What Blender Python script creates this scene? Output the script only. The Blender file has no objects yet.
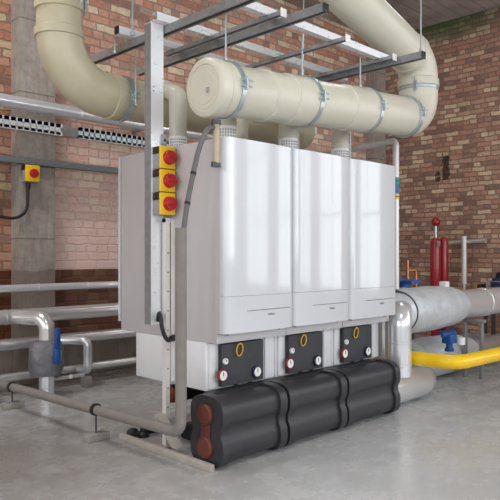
import bpy, bmesh, math, random
from mathutils import Vector, Matrix
random.seed(7)
S = bpy.context.scene
COL = S.collection
V = Vector
# ------------------------------------------------------------------ materials
class NT:
    def __init__(s, name):
        s.m = bpy.data.materials.new(name); s.m.use_nodes = True
        s.t = s.m.node_tree; s.b = s.t.nodes['Principled BSDF']
    def n(s, kind, **kw):
        x = s.t.nodes.new(kind)
        for k, v in kw.items():
            if k.startswith('i_'):
                k = k[2:]; x.inputs[int(k) if k.isdigit() else k.replace('_', ' ')].default_value = v
            else: setattr(x, k, v)
        return x
    def l(s, a, b): s.t.links.new(a, b)
    def math(s, op, a, b=None, c=None):
        x = s.n('ShaderNodeMath', operation=op)
        for i, q in enumerate((a, b, c)):
            if q is None: continue
            if isinstance(q, (int, float)): x.inputs[i].default_value = q
            else: s.l(q, x.inputs[i])
        return x.outputs[0]
    def mix(s, f, a, b, mode='MIX'):
        x = s.n('ShaderNodeMix', data_type='RGBA', blend_type=mode)
        for i, q in ((0, f), (6, a), (7, b)):
            if isinstance(q, (int, float)): x.inputs[i].default_value = q
            elif isinstance(q, tuple): x.inputs[i].default_value = q
            else: s.l(q, x.inputs[i])
        return x.outputs[2]
    def ramp(s, f, stops, const=False):
        x = s.n('ShaderNodeValToRGB'); r = x.color_ramp
        if const: r.interpolation = 'CONSTANT'
        while len(r.elements) < len(stops): r.elements.new(1)
        for e, (p, c) in zip(r.elements, stops):
            e.position = p; e.color = c if len(c) == 4 else (*c, 1)
        s.l(f, x.inputs[0]); return x.outputs[0]
    def coord(s): return s.n('ShaderNodeTexCoord').outputs['Object']
    def noise(s, scale, detail=4, rough=.5, vec=None, dim='3D'):
        x = s.n('ShaderNodeTexNoise', noise_dimensions=dim); x.inputs['Scale'].default_value = scale
        x.inputs['Detail'].default_value = detail; x.inputs['Roughness'].default_value = rough
        s.l(vec if vec is not None else s.coord(), x.inputs['Vector']); return x.outputs['Fac']
    def bump(s, h, strength=.3, dist=.01):
        x = s.n('ShaderNodeBump'); x.inputs['Strength'].default_value = strength
        x.inputs['Distance'].default_value = dist; s.l(h, x.inputs['Height'])
        s.l(x.outputs[0], s.b.inputs['Normal'])
def C(r, g, b):      # sRGB 0..255 to linear
    f = lambda c: (c/255/12.92) if c <= 10 else ((c/255+.055)/1.055)**2.4
    return (f(r), f(g), f(b), 1)
def simple(name, col, rough=.5, metal=0, var=.12, scale=6, bump=0, bscale=40, coat=0, trans=0, sss=0, rvar=.1):
    t = NT(name); b = t.b
    f = t.noise(scale, 5)
    d = tuple(max(0, c*(1-var)) for c in col[:3])+(1,); u = tuple(min(1, c*(1+var)) for c in col[:3])+(1,)
    t.l(t.ramp(f, [(.3, d), (.7, u)]), b.inputs['Base Color'])
    b.inputs['Metallic'].default_value = metal
    t.l(t.math('MULTIPLY_ADD', f, rvar, rough-rvar/2), b.inputs['Roughness'])
    b.inputs['Coat Weight'].default_value = coat; b.inputs['Coat Roughness'].default_value = .05
    b.inputs['Transmission Weight'].default_value = trans
    if sss:
        b.inputs['Subsurface Weight'].default_value = sss; b.inputs['Subsurface Radius'].default_value = (.03, .025, .015)
        b.inputs['Subsurface Scale'].default_value = .6
    if bump: t.bump(t.noise(bscale, 4), bump, .004)
    return t.m
M = {}
M['enamel'] = simple('white_enamel', C(210, 213, 218), .12, var=.01, coat=.6, rvar=.03)
M['enamel_side'] = simple('white_casing', C(192, 189, 191), .4, var=.015, rvar=.05)  # same white as the fronts, with the side's shade put into the colour
M['housing'] = simple('white_foam_housing', C(224, 225, 228), .45, var=.02)
M['gap'] = simple('dark_gap', C(70, 72, 76), .6)
M['slate'] = simple('slate_foam', C(66, 67, 71), .75, var=.08, scale=30, bump=.15, bscale=120)
M['foam'] = simple('black_foam', C(50, 50, 54), .42, var=.12, scale=14, bump=.12, bscale=200)
M['rubber'] = simple('black_rubber', C(28, 28, 30), .5)
M['pp'] = simple('cream_polypropylene', C(209, 206, 190), .32, var=.03, scale=5, sss=.1)
M['pp_old'] = simple('aged_cream_polypropylene', C(190, 182, 156), .34, var=.06, scale=7, sss=.1)
M['amber'] = simple('amber_plastic', C(205, 188, 158), .3, var=.08, scale=20, trans=.25)
M['galv'] = simple('galvanised_steel', C(240, 243, 247), .28, metal=.3, var=.01, scale=22, rvar=.05)
M['galv_dull'] = simple('dull_galvanised_steel', C(146, 148, 150), .45, metal=.45, var=.15, scale=30, rvar=.2)
M['foil'] = simple('aluminium_cladding', C(230, 233, 237), .22, metal=.58, var=.02, scale=5, bump=.025, bscale=7, rvar=.08)
M['foil_dirty'] = simple('dusty_aluminium_cladding', C(220, 219, 218), .25, metal=.66, var=.04, scale=5, bump=.03, bscale=7, rvar=.1)
M['band'] = simple('steel_band', C(186, 198, 202), .3, metal=.7)
M['copper'] = simple('copper_cap', C(106, 56, 42), .55, metal=.2, var=.15, scale=40)
M['greyfoam'] = simple('grey_foam_lagging', C(132, 126, 121), .8, var=.06, scale=20, bump=.1)
M['hose'] = simple('grey_hose', C(100, 98, 98), .55)
M['uprightwhite'] = simple('white_painted_steel', C(220, 216, 212), .45, var=.03)
M['yellow'] = simple('yellow_plastic', C(236, 190, 16), .4, var=.04)
M['gasyellow'] = simple('yellow_gas_paint', C(252, 206, 6), .3, var=.05, coat=.2)
M['red'] = simple('red_plastic', C(178, 20, 28), .38, var=.05)
M['redpaint'] = simple('red_paint', C(158, 18, 34), .3, var=.08, coat=.3)
M['blue'] = simple('blue_paint', C(22, 82, 150), .4, var=.1)
M['navy'] = simple('navy_plastic', C(26, 44, 92), .4)
M['white'] = simple('white_plastic', C(238, 238, 236), .4, var=.02)
M['greylabel'] = simple('grey_plastic', C(150, 152, 156), .5)
M['pipewhite'] = simple('white_steel_tube', C(214, 214, 212), .35, metal=.3, var=.05)
M['green'] = simple('green_tape', C(70, 150, 110), .5)
M['bluetape'] = simple('blue_tape', C(40, 110, 170), .5)
M['purple'] = simple('purple_tape', C(96, 90, 170), .5)
M['brown'] = simple('rusty_red_oxide', C(130, 58, 42), .6, var=.2, scale=30)
M['brownpipe'] = simple('bare_copper', C(186, 130, 96), .35, metal=.8)
M['bracket'] = simple('dark_steel', C(84, 86, 90), .5, metal=.5)
M['redrim'] = simple('dark_red_rim', C(136, 30, 40), .4)
M['bluerim'] = simple('dark_blue_rim', C(36, 42, 70), .4)
M['dial'] = simple('white_dial', C(240, 240, 238), .3, var=.01)
M['trunk'] = simple('grey_trunking', C(112, 117, 118), .45, metal=.3, var=.06)
M['railpaint'] = simple('dusty_white_rail', C(176, 168, 160), .55, var=.1, scale=25)
M['block'] = simple('pale_concrete_block', C(150, 146, 140), .8, var=.1, scale=30)

def jacket():
    t = NT('silver_fabric_jacket')
    f = t.noise(7, 6, .6); t.l(t.ramp(f, [(.3, C(192, 198, 204)), (.7, C(222, 228, 233))]), t.b.inputs['Base Color'])
    t.b.inputs['Metallic'].default_value = .35; t.b.inputs['Roughness'].default_value = .5
    t.bump(t.noise(11, 6, .6), .6, .02); return t.m
M['jacket'] = jacket()
def jacket2():
    t = NT('grey_fabric_jacket')
    f = t.noise(9, 6, .6); t.l(t.ramp(f, [(.3, C(100, 100, 105)), (.7, C(132, 132, 137))]), t.b.inputs['Base Color'])
    t.b.inputs['Metallic'].default_value = .15; t.b.inputs['Roughness'].default_value = .6
    t.bump(t.noise(14, 6, .6), .7, .03); return t.m
M['jacket_grey'] = jacket2()

def brick(name, axis, pal, mortar, dado=None, k=1.0, green=None, hole=None):
    t = NT(name); co = t.coord(); sx = t.n('ShaderNodeSeparateXYZ'); t.l(co, sx.inputs[0])
    s0 = sx.outputs[0 if axis == 'X' else 1]; z0 = sx.outputs[2]
    w1 = t.math('SUBTRACT', t.noise(9, 2), .5); w2 = t.math('SUBTRACT', t.noise(23, 2), .5)
    s = t.math('MULTIPLY_ADD', w2, .034, s0); z = t.math('ADD', t.math('MULTIPLY_ADD', w1, .022, z0), t.math('MULTIPLY', w2, .014))
    zr = t.math('DIVIDE', z, .0755*k); row = t.math('FLOOR', zr); fz = t.math('FRACT', zr)
    hd = t.math('LESS_THAN', t.math('FLOORED_MODULO', row, 3), .5)
    w = t.math('MULTIPLY_ADD', hd, -.113*k, .229*k)
    rr = t.n('ShaderNodeTexWhiteNoise', noise_dimensions='1D'); t.l(row, rr.inputs['W'])
    off = t.math('ADD', t.math('MULTIPLY', row, .5), t.math('MULTIPLY', rr.outputs[0], .25))
    u = t.math('ADD', t.math('DIVIDE', s, w), off); colm = t.math('FLOOR', u); fu = t.math('FRACT', u)
    cx = t.n('ShaderNodeCombineXYZ'); t.l(colm, cx.inputs[0]); t.l(row, cx.inputs[1])
    wn = t.n('ShaderNodeTexWhiteNoise', noise_dimensions='3D'); t.l(cx.outputs[0], wn.inputs['Vector'])
    base = t.ramp(wn.outputs['Value'], [(i/len(pal), p) for i, p in enumerate(pal)], True)
    # edge distance
    ez = t.math('MULTIPLY', t.math('MINIMUM', fz, t.math('SUBTRACT', 1, fz)), .0755*k)
    eu = t.math('MULTIPLY', t.math('MINIMUM', fu, t.math('SUBTRACT', 1, fu)), w)
    e = t.math('MINIMUM', ez, eu)
    mk = t.n('ShaderNodeMapRange', i_1=.003, i_2=.009); t.l(e, mk.inputs[0]); mask = mk.outputs[0]
    n1 = t.noise(30, 6, .65); n2 = t.noise(3.2, 5, .6); n3 = t.noise(70, 3, .6)
    c = t.mix(.55, base, t.ramp(n1, [(.3, (.72, .72, .72)), (.7, (1.5, 1.47, 1.44))]), 'MULTIPLY')
    c = t.mix(mask, t.mix(n3, mortar, tuple(m*.6 for m in mortar[:3])+(1,)), c)
    c = t.mix(t.ramp(n2, [(.42, (0, 0, 0)), (.75, (.4, .4, .4))]), c, C(120, 94, 80))
    if dado:   # older darker dado with a straight top edge; above it, right of the pilaster, lime whitening boosted to stand in for light
        zz, dark, lit_bloom, xs = dado
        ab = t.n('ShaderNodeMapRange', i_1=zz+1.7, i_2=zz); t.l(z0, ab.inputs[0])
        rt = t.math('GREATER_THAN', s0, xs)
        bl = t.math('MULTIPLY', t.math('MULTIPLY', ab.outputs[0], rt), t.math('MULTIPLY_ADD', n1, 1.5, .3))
        c = t.mix(t.math('MINIMUM', bl, .85), c, lit_bloom)
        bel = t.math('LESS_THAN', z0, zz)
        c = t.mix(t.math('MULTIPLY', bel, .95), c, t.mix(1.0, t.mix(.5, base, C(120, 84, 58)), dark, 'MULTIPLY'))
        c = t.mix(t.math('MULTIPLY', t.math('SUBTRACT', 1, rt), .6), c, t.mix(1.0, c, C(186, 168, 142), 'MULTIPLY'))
    if green:  # algae stain round a high corner
        gy, gz = green
        dy = t.math('DIVIDE', t.math('SUBTRACT', s0, gy), 1.0); dz = t.math('DIVIDE', t.math('SUBTRACT', z0, gz), .33)
        d = t.math('SQRT', t.math('ADD', t.math('MULTIPLY', dy, dy), t.math('MULTIPLY', dz, dz)))
        g = t.n('ShaderNodeMapRange', i_1=1.0, i_2=.15); t.l(d, g.inputs[0])
        g2 = t.math('MULTIPLY', g.outputs[0], t.math('MULTIPLY_ADD', n2, 1.0, .35))
        c = t.mix(t.math('MINIMUM', g2, .75), c, C(58, 104, 52))
        dk = t.n('ShaderNodeMapRange', i_1=gz-.28, i_2=gz+.1); t.l(z0, dk.inputs[0])
        c = t.mix(t.math('MULTIPLY', dk.outputs[0], t.math('MULTIPLY_ADD', n1, .9, .2)), c, C(48, 46, 40))
    hm = None
    for (hy, hz, ry, rz) in (hole or []):   # missing bricks
        a = t.math('LESS_THAN', t.math('ADD', t.math('ABSOLUTE', t.math('SUBTRACT', s0, hy)), t.math('MULTIPLY_ADD', n1, .12, -.06)), ry)
        b_ = t.math('LESS_THAN', t.math('ADD', t.math('ABSOLUTE', t.math('SUBTRACT', z0, hz)), t.math('MULTIPLY_ADD', n3, .08, -.04)), rz)
        q = t.math('MULTIPLY', a, b_); hm = q if hm is None else t.math('MAXIMUM', hm, q)
    h = t.math('MULTIPLY', mask, t.math('MULTIPLY_ADD', n1, .5, .6))
    if hm is not None:
        c = t.mix(t.math('MULTIPLY', hm, .85), c, C(48, 36, 30)); h = t.math('SUBTRACT', h, t.math('MULTIPLY', hm, 2))
    t.l(c, t.b.inputs['Base Color']); t.b.inputs['Roughness'].default_value = .88
    t.b.inputs['Specular IOR Level'].default_value = .25
    t.bump(h, .7, .008); return t.m
PALL = [C(204, 152, 132), C(212, 166, 148), C(190, 138, 118), C(222, 202, 174), C(208, 158, 136), C(178, 150, 136), C(218, 176, 156), C(160, 124, 112), C(228, 208, 180), C(204, 146, 122)]
PALR = [C(176, 138, 118), C(182, 146, 126), C(162, 124, 106), C(208, 186, 160), C(176, 134, 114), C(146, 118, 104), C(190, 156, 134), C(166, 130, 112), C(198, 172, 146), C(136, 108, 94)]
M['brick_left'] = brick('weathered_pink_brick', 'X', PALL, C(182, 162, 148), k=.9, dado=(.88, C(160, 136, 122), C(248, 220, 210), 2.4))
M['brick_right'] = brick('weathered_brown_brick', 'Y', PALR, C(152, 130, 116), k=.75, green=(3.8, 3.86), hole=[(3.82, 2.06, .045, .14), (3.93, 2.0, .028, .028), (3.93, 1.93, .03, .028)])

def concrete(name, c1, c2, rough, board=False, stains=None):
    t = NT(name); n1 = t.noise(2.2, 7, .6); n2 = t.noise(24, 6, .65); 
    f = t.math('ADD', t.math('MULTIPLY', n1, .55), t.math('MULTIPLY', n2, .45))
    c = t.ramp(f, [(.32, c1), (.66, c2)])
    mp = t.n('ShaderNodeMapping'); mp.inputs['Scale'].default_value = (40, 40, 3); t.l(t.coord(), mp.inputs[0])
    n3 = t.noise(1, 5, .6, mp.outputs[0])
    c = t.mix(.35, c, t.ramp(n3, [(.3, (.55, .55, .55)), (.7, (1.3, 1.3, 1.3))]), 'MULTIPLY')
    h = t.math('ADD', n2, n3)
    if board:
        sx = t.n('ShaderNodeSeparateXYZ'); t.l(t.coord(), sx.inputs[0])
        fr = t.math('FRACT', t.math('DIVIDE', sx.outputs[2], .56))
        ln = t.math('LESS_THAN', fr, .018); c = t.mix(t.math('MULTIPLY', ln, .6), c, C(84, 78, 72))
        bel = t.math('LESS_THAN', t.math('ADD', sx.outputs[2], t.math('MULTIPLY', n1, .12)), .93)
        c = t.mix(t.math('MULTIPLY', bel, .6), c, C(112, 96, 84))
    t.l(c, t.b.inputs['Base Color']); t.b.inputs['Roughness'].default_value = rough
    t.bump(h, .35, .006); return t.m
M['pilaster'] = concrete('board_marked_concrete', C(132, 122, 114), C(176, 168, 160), .85, True)
def ceil_mat():
    t = NT('stained_concrete_soffit'); co = t.coord(); sx = t.n('ShaderNodeSeparateXYZ'); t.l(co, sx.inputs[0])
    n1 = t.noise(2.5, 7, .65); fr = t.math('FRACT', t.math('DIVIDE', sx.outputs[1], .15))
    c = t.ramp(n1, [(.3, C(140, 134, 128)), (.7, C(184, 178, 170))])
    ln = t.math('LESS_THAN', fr, .06); c = t.mix(t.math('MULTIPLY', ln, .5), c, C(60, 54, 50))
    t.l(c, t.b.inputs['Base Color']); t.b.inputs['Roughness'].default_value = .9
    t.bump(t.math('SUBTRACT', n1, ln), .4, .01); return t.m
M['ceiling'] = ceil_mat()
def floor_mat():
    t = NT('grey_painted_concrete_floor'); n1 = t.noise(1.1, 6, .55); n2 = t.noise(7, 7, .65); n3 = t.noise(45, 4, .6)
    f = t.math('ADD', t.math('MULTIPLY', n1, .5), t.math('ADD', t.math('MULTIPLY', n2, .35), t.math('MULTIPLY', n3, .15)))
    c = t.ramp(f, [(.3, C(182, 182, 182)), (.5, C(197, 198, 199)), (.7, C(210, 212, 213))])
    mp = t.n('ShaderNodeMapping'); mp.inputs['Rotation'].default_value = (0, 0, .5); mp.inputs['Scale'].default_value = (1.6, 14, 1)
    t.l(t.coord(), mp.inputs[0]); sc = t.noise(1.6, 7, .7, mp.outputs[0])
    c = t.mix(t.ramp(sc, [(.56, (0, 0, 0)), (.75, (.4, .4, .4))]), c, C(196, 197, 196))
    sp = t.noise(16, 3, .5); c = t.mix(t.ramp(sp, [(.70, (0, 0, 0)), (.85, (.15, .15, .15))]), c, C(150, 146, 138))
    sx = t.n('ShaderNodeSeparateXYZ'); t.l(t.coord(), sx.inputs[0])
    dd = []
    for (px, py, rx, ry, k) in ((1.3, 3.1, 1.0, 1.3, .8), (3.0, 4.6, 3.0, .6, .5), (5.0, 2.6, 1.3, .6, .45)):   # broad brown-grey patches with ragged edges
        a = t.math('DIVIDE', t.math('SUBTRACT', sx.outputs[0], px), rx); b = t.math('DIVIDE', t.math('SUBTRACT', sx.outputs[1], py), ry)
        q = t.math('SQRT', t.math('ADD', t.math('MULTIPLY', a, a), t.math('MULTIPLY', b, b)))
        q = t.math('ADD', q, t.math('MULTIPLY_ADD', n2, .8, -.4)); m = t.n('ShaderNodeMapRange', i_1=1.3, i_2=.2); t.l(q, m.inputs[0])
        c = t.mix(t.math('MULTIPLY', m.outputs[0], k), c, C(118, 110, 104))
    t.l(c, t.b.inputs['Base Color'])
    t.l(t.ramp(t.math('ADD', t.math('MULTIPLY', n2, .7), t.math('MULTIPLY', n1, .3)), [(.35, (.12, .12, .12)), (.62, (.36, .36, .36))]), t.b.inputs['Roughness'])
    t.b.inputs['Specular IOR Level'].default_value = .5
    t.bump(t.math('ADD', n2, t.math('MULTIPLY', n3, .3)), .12, .01); return t.m
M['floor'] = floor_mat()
M['plaster'] = simple('pale_painted_wall', C(205, 204, 200), .85, var=.05)
M['winframe'] = simple('white_window_paint', C(225, 225, 222), .5)
g = NT('window_glass'); g.b.inputs['Transmission Weight'].default_value = 1; g.b.inputs['Roughness'].default_value = 0
g.b.inputs['IOR'].default_value = 1.02; M['glass'] = g.m

# ------------------------------------------------------------------ mesh building
def frame(d):
    d = d.normalized(); a = V((0, 0, 1)) if abs(d.z) < .9 else V((1, 0, 0))
    u = d.cross(a).normalized(); return u, u.cross(d).normalized()
def fillet(pts, R, seg=10):
    pts = [V(p) for p in pts]
    if not isinstance(R, (list, tuple)): R = [R]*len(pts)
    out = [pts[0]]
    for i in range(1, len(pts)-1):
        a, b, c = pts[i-1], pts[i], pts[i+1]; d1 = (a-b).normalized(); d2 = (c-b).normalized()
        ang = d1.angle(d2); tl = R[i]/math.tan(ang/2)
        p1 = b+d1*tl; bis = (d1+d2).normalized(); ctr = b+bis*(R[i]/math.sin(ang/2))
        v1 = p1-ctr; p2 = b+d2*tl; v2 = p2-ctr; th = v1.angle(v2); ax = v1.cross(v2).normalized()
        for k in range(seg+1): out.append(ctr+Matrix.Rotation(th*k/seg, 3, ax) @ v1)
    out.append(pts[-1]); return out
class MB:
    def __init__(s): s.bm = bmesh.new()
    def box(s, x0, x1, y0, y1, z0, z1, bev=0):
        m = Matrix.Translation(((x0+x1)/2, (y0+y1)/2, (z0+z1)/2)) @ Matrix.Diagonal((abs(x1-x0), abs(y1-y0), abs(z1-z0), 1))
        r = bmesh.ops.create_cube(s.bm, size=1, matrix=m)
        if bev:
            es = list({e for v in r['verts'] for e in v.link_edges})
            bmesh.ops.bevel(s.bm, geom=es, offset=bev, segments=2, affect='EDGES', profile=.5)
        return s
    def ring(s, c, u, v, r, n):
        return [s.bm.verts.new(c+(u*math.cos(2*math.pi*k/n)+v*math.sin(2*math.pi*k/n))*r) for k in range(n)]
    def tube(s, pts, r, n=20, caps=True):
        pts = [V(p) for p in pts]; rs = r if isinstance(r, (list, tuple)) else [r]*len(pts)
        d = (pts[1]-pts[0]).normalized(); u, v = frame(d); prev = None
        for i, p in enumerate(pts):
            t = ((pts[min(i+1, len(pts)-1)]-p).normalized()+(p-pts[max(i-1, 0)]).normalized())
            if t.length < 1e-6: t = d
            t.normalize(); q = d.rotation_difference(t); u = q @ u; v = q @ v; d = t
            cur = s.ring(p, u, v, rs[i], n)
            if prev:
                for k in range(n): s.bm.faces.new((prev[k], prev[(k+1) % n], cur[(k+1) % n], cur[k]))
            elif caps: s.bm.faces.new(cur[::-1])
            prev = cur
        if caps: s.bm.faces.new(prev)
        return s
    def bend(s, pts, r, R, n=20, seg=10): return s.tube(fillet(pts, R, seg), r, n)
    def cyl(s, a, b, r, n=24): return s.tube([a, b], r, n)
    def lathe(s, p, d, prof, n=28):     # prof = [(distance along d, radius)]
        p = V(p); d = V(d).normalized(); u, v = frame(d); prev = None
        for i, (h, r) in enumerate(prof):
            cur = s.ring(p+d*h, u, v, max(r, 1e-4), n)
            if prev:
                for k in range(n): s.bm.faces.new((prev[k], prev[(k+1) % n], cur[(k+1) % n], cur[k]))
            else: s.bm.faces.new(cur[::-1])
            prev = cur
        s.bm.faces.new(prev); return s
    def ball(s, c, r, sx=1, sy=1, sz=1):
        bmesh.ops.create_uvsphere(s.bm, u_segments=20, v_segments=12, radius=r, matrix=Matrix.Translation(c) @ Matrix.Diagonal((sx, sy, sz, 1))); return s
    def torus(s, c, ax, R, r, n=28, m=8, arc=1.0):
        c = V(c); u, v = frame(V(ax)); pts = [c+(u*math.cos(2*math.pi*arc*k/n)+v*math.sin(2*math.pi*arc*k/n))*R for k in range(n+1)]
        return s.tube(pts, r, m)
    def prism(s, prof, p0, axis, length):  # prof in the two other axes
        i = 'xyz'.index(axis); o = [k for k in range(3) if k != i]
        def mk(t): 
            vs = []
            for a, b in prof:
                q = [0, 0, 0]; q[i] = p0+t; q[o[0]] = a; q[o[1]] = b; vs.append(s.bm.verts.new(q))
            return vs
        A = mk(0); B = mk(length); n = len(A)
        for k in range(n): s.bm.faces.new((A[k], A[(k+1) % n], B[(k+1) % n], B[k]))
        s.bm.faces.new(A[::-1]); s.bm.faces.new(B); return s
    def build(s, name, mat, parent=None, smooth=True, origin=None):
        bmesh.ops.recalc_face_normals(s.bm, faces=s.bm.faces)
        me = bpy.data.meshes.new(name)
        off = parent.matrix_basis.translation if parent is not None else V((0, 0, 0))
        if parent is not None and parent.parent is not None: off = off+parent.parent.matrix_basis.translation
        bmesh.ops.translate(s.bm, verts=s.bm.verts, vec=-off)
        s.bm.to_mesh(me); s.bm.free(); me.materials.append(M[mat])
        if smooth:
            for p in me.polygons: p.use_smooth = True
            me.set_sharp_from_angle(angle=math.radians(35))
        o = bpy.data.objects.new(name, me); COL.objects.link(o)
        if parent is not None: o.parent = parent
        return o
def tag(o, label, cat, group=None, kind=None):
    o['label'] = label
    if cat: o['category'] = cat
    if group: o['group'] = group
    if kind: o['kind'] = kind
    return o
def thing(name, loc, label, cat, group=None):
    o = bpy.data.objects.new(name, None); COL.objects.link(o); o.location = loc; o.empty_display_size = .1
    return tag(o, label, cat, group)
def struct(mb, name, mat, parent=None, smooth=False):
    o = mb.build(name, mat, parent, smooth); o['kind'] = 'structure'; return o
def copy_tree(o, dx, parent=None):
    c = o.copy(); COL.objects.link(c)
    if parent is not None: c.parent = parent
    else: c.location = o.location+V(dx)
    for ch in [k for k in bpy.data.objects if k.parent == o]: copy_tree(ch, dx, c)
    return c

# ------------------------------------------------------------------ the room
XR, YL, ZC = 7.2, 4.8, 3.85
XB, YB = -3.6, -4.4
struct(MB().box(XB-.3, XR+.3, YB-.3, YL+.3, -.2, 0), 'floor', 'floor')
struct(MB().box(XB-.3, XR+.3, YB-.3, YL+.3, ZC, ZC+.2), 'ceiling', 'ceiling')
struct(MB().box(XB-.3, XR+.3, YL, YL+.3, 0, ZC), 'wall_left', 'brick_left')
m = MB()
for y0, y1 in ((YB, -3.9), (-2.2, -1.7), (-.2, YL)): m.box(XR, XR+.3, y0, y1, 0, ZC)
for y0, y1 in ((-3.9, -2.2), (-1.7, -.2)): m.box(XR, XR+.3, y0, y1, 0, .5); m.box(XR, XR+.3, y0, y1, 3.75, ZC)
struct(m, 'wall_right', 'brick_right')
for n, (y0, y1) in enumerate(((-3.9, -2.2), (-1.7, -.2))):
    m = MB(); x = XR+.12
    for a, b in ((y0, y0+.04), (y1-.04, y1), ((y0+y1)/2-.015, (y0+y1)/2+.015)): m.box(x, x+.05, a, b, .5, 3.75)
    for z in (.5, 1.55, 2.6, 3.71): m.box(x+.005, x+.045, y0, y1, z, z+.04)
    struct(m, 'window_%d' % (10+n), 'winframe')
struct(MB().box(2.187, 2.479, 4.655, 4.8, 0, ZC), 'trim_1', 'pilaster')
struct(MB().box(6.93, 7.2, 4.68, 4.8, 0, ZC), 'trim_2', 'pilaster')
def window_wall(axis, name, fixed, a0, a1, wins, z0, z1, n0):
    mb = MB(); lo, hi = fixed
    def bx(m, s0, s1, q0, q1, l=lo, h=hi, bev=0):
        if axis == 'X': m.box(s0, s1, l, h, q0, q1, bev)
        else: m.box(l, h, s0, s1, q0, q1, bev)
    cur = a0
    for (w0, w1) in wins:
        bx(mb, cur, w0, 0, ZC); bx(mb, w0, w1, 0, z0); bx(mb, w0, w1, z1, ZC); cur = w1
    bx(mb, cur, a1, 0, ZC)
    struct(mb, name, 'plaster')
    mid = (lo+hi)/2
    for i, (w0, w1) in enumerate(wins):
        f = MB(); t = .04
        bx(f, w0, w0+t, z0, z1, mid-.03, mid+.03); bx(f, w1-t, w1, z0, z1, mid-.03, mid+.03)
        bx(f, w0+t, w1-t, z0, z0+t, mid-.03, mid+.03); bx(f, w0+t, w1-t, z1-t, z1, mid-.03, mid+.03)
        k = (w0+w1)/2; bx(f, k-.015, k+.015, z0+t, z1-t, mid-.02, mid+.02)
        for j in (1, 2): zz = z0+(z1-z0)*j/3; bx(f, w0+t, k-.015, zz-.012, zz+.012, mid-.02, mid+.02); bx(f, k+.015, w1-t, zz-.012, zz+.012, mid-.02, mid+.02)
        struct(f, 'window_%d' % (n0+i), 'winframe')
WINF = [(-2.6, -1.2), (-.5, .9), (1.6, 3.0), (3.7, 5.1), (5.6, 6.8)]
WINS = [(-3.6, -2.2), (-1.4, 0), (.8, 2.2), (3.0, 4.4)]  # last opening is added to throw light along the left brick
window_wall('X', 'wall_front', (YB-.3, YB), XB-.3, XR+.3, WINF, .9, 3.4, 1)
window_wall('Y', 'wall_back', (XB-.3, XB), YB, YL, WINS, .9, 3.4, 6)

struct(MB().box(XB, 2.187, YL-.03, YL, 0, .32, .005).box(2.479, 6.93, YL-.03, YL, 0, .32, .005), 'baseboard_left', 'pilaster')
# ------------------------------------------------------------------ boilers
BX0, PITCH = 2.0825, .506
def curve_y(x, w, y0, depth=.02, rc=.022):
    t = abs(2*x/w); y = y0+depth*t**2.5*.6
    e = w/2-abs(x)
    if e < rc: y += rc-math.sqrt(max(0, rc*rc-(rc-e)**2))
    return y
def sheet(mb, x0, x1, z0, z1, cx, w, y0, thick, back=None, sgn=1, n=26):
    prof = []
    for k in range(n+1):
        # cluster samples at the edges
        f = .5-.5*math.cos(math.pi*k/n); x = x0+(x1-x0)*f
        prof.append((x, curve_y(x-cx, w, y0)))
    bk = [(x, (back if back is not None else y+thick)) for x, y in prof[::-1]] if back is None else [(x1, back), (x0, back)]
    prof += bk
    if sgn < 0: prof = [(x, 2*2.72-y) for x, y in prof]
    mb.prism(prof, z0, 'z', z1-z0)
def gauge(parent, x, y, z, r, rim, label):
    g = MB().lathe((x, y, z), (0, -1, 0), [(0, r*.7), (.004, r*.75), (.005, r), (.013, r), (.016, r*.9), (.016, r*.78), (.0145, r*.76)]).build('temperature_gauge' if r > .02 else 'pressure_gauge', rim, parent)
    g['label'] = label
    return g
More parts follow.
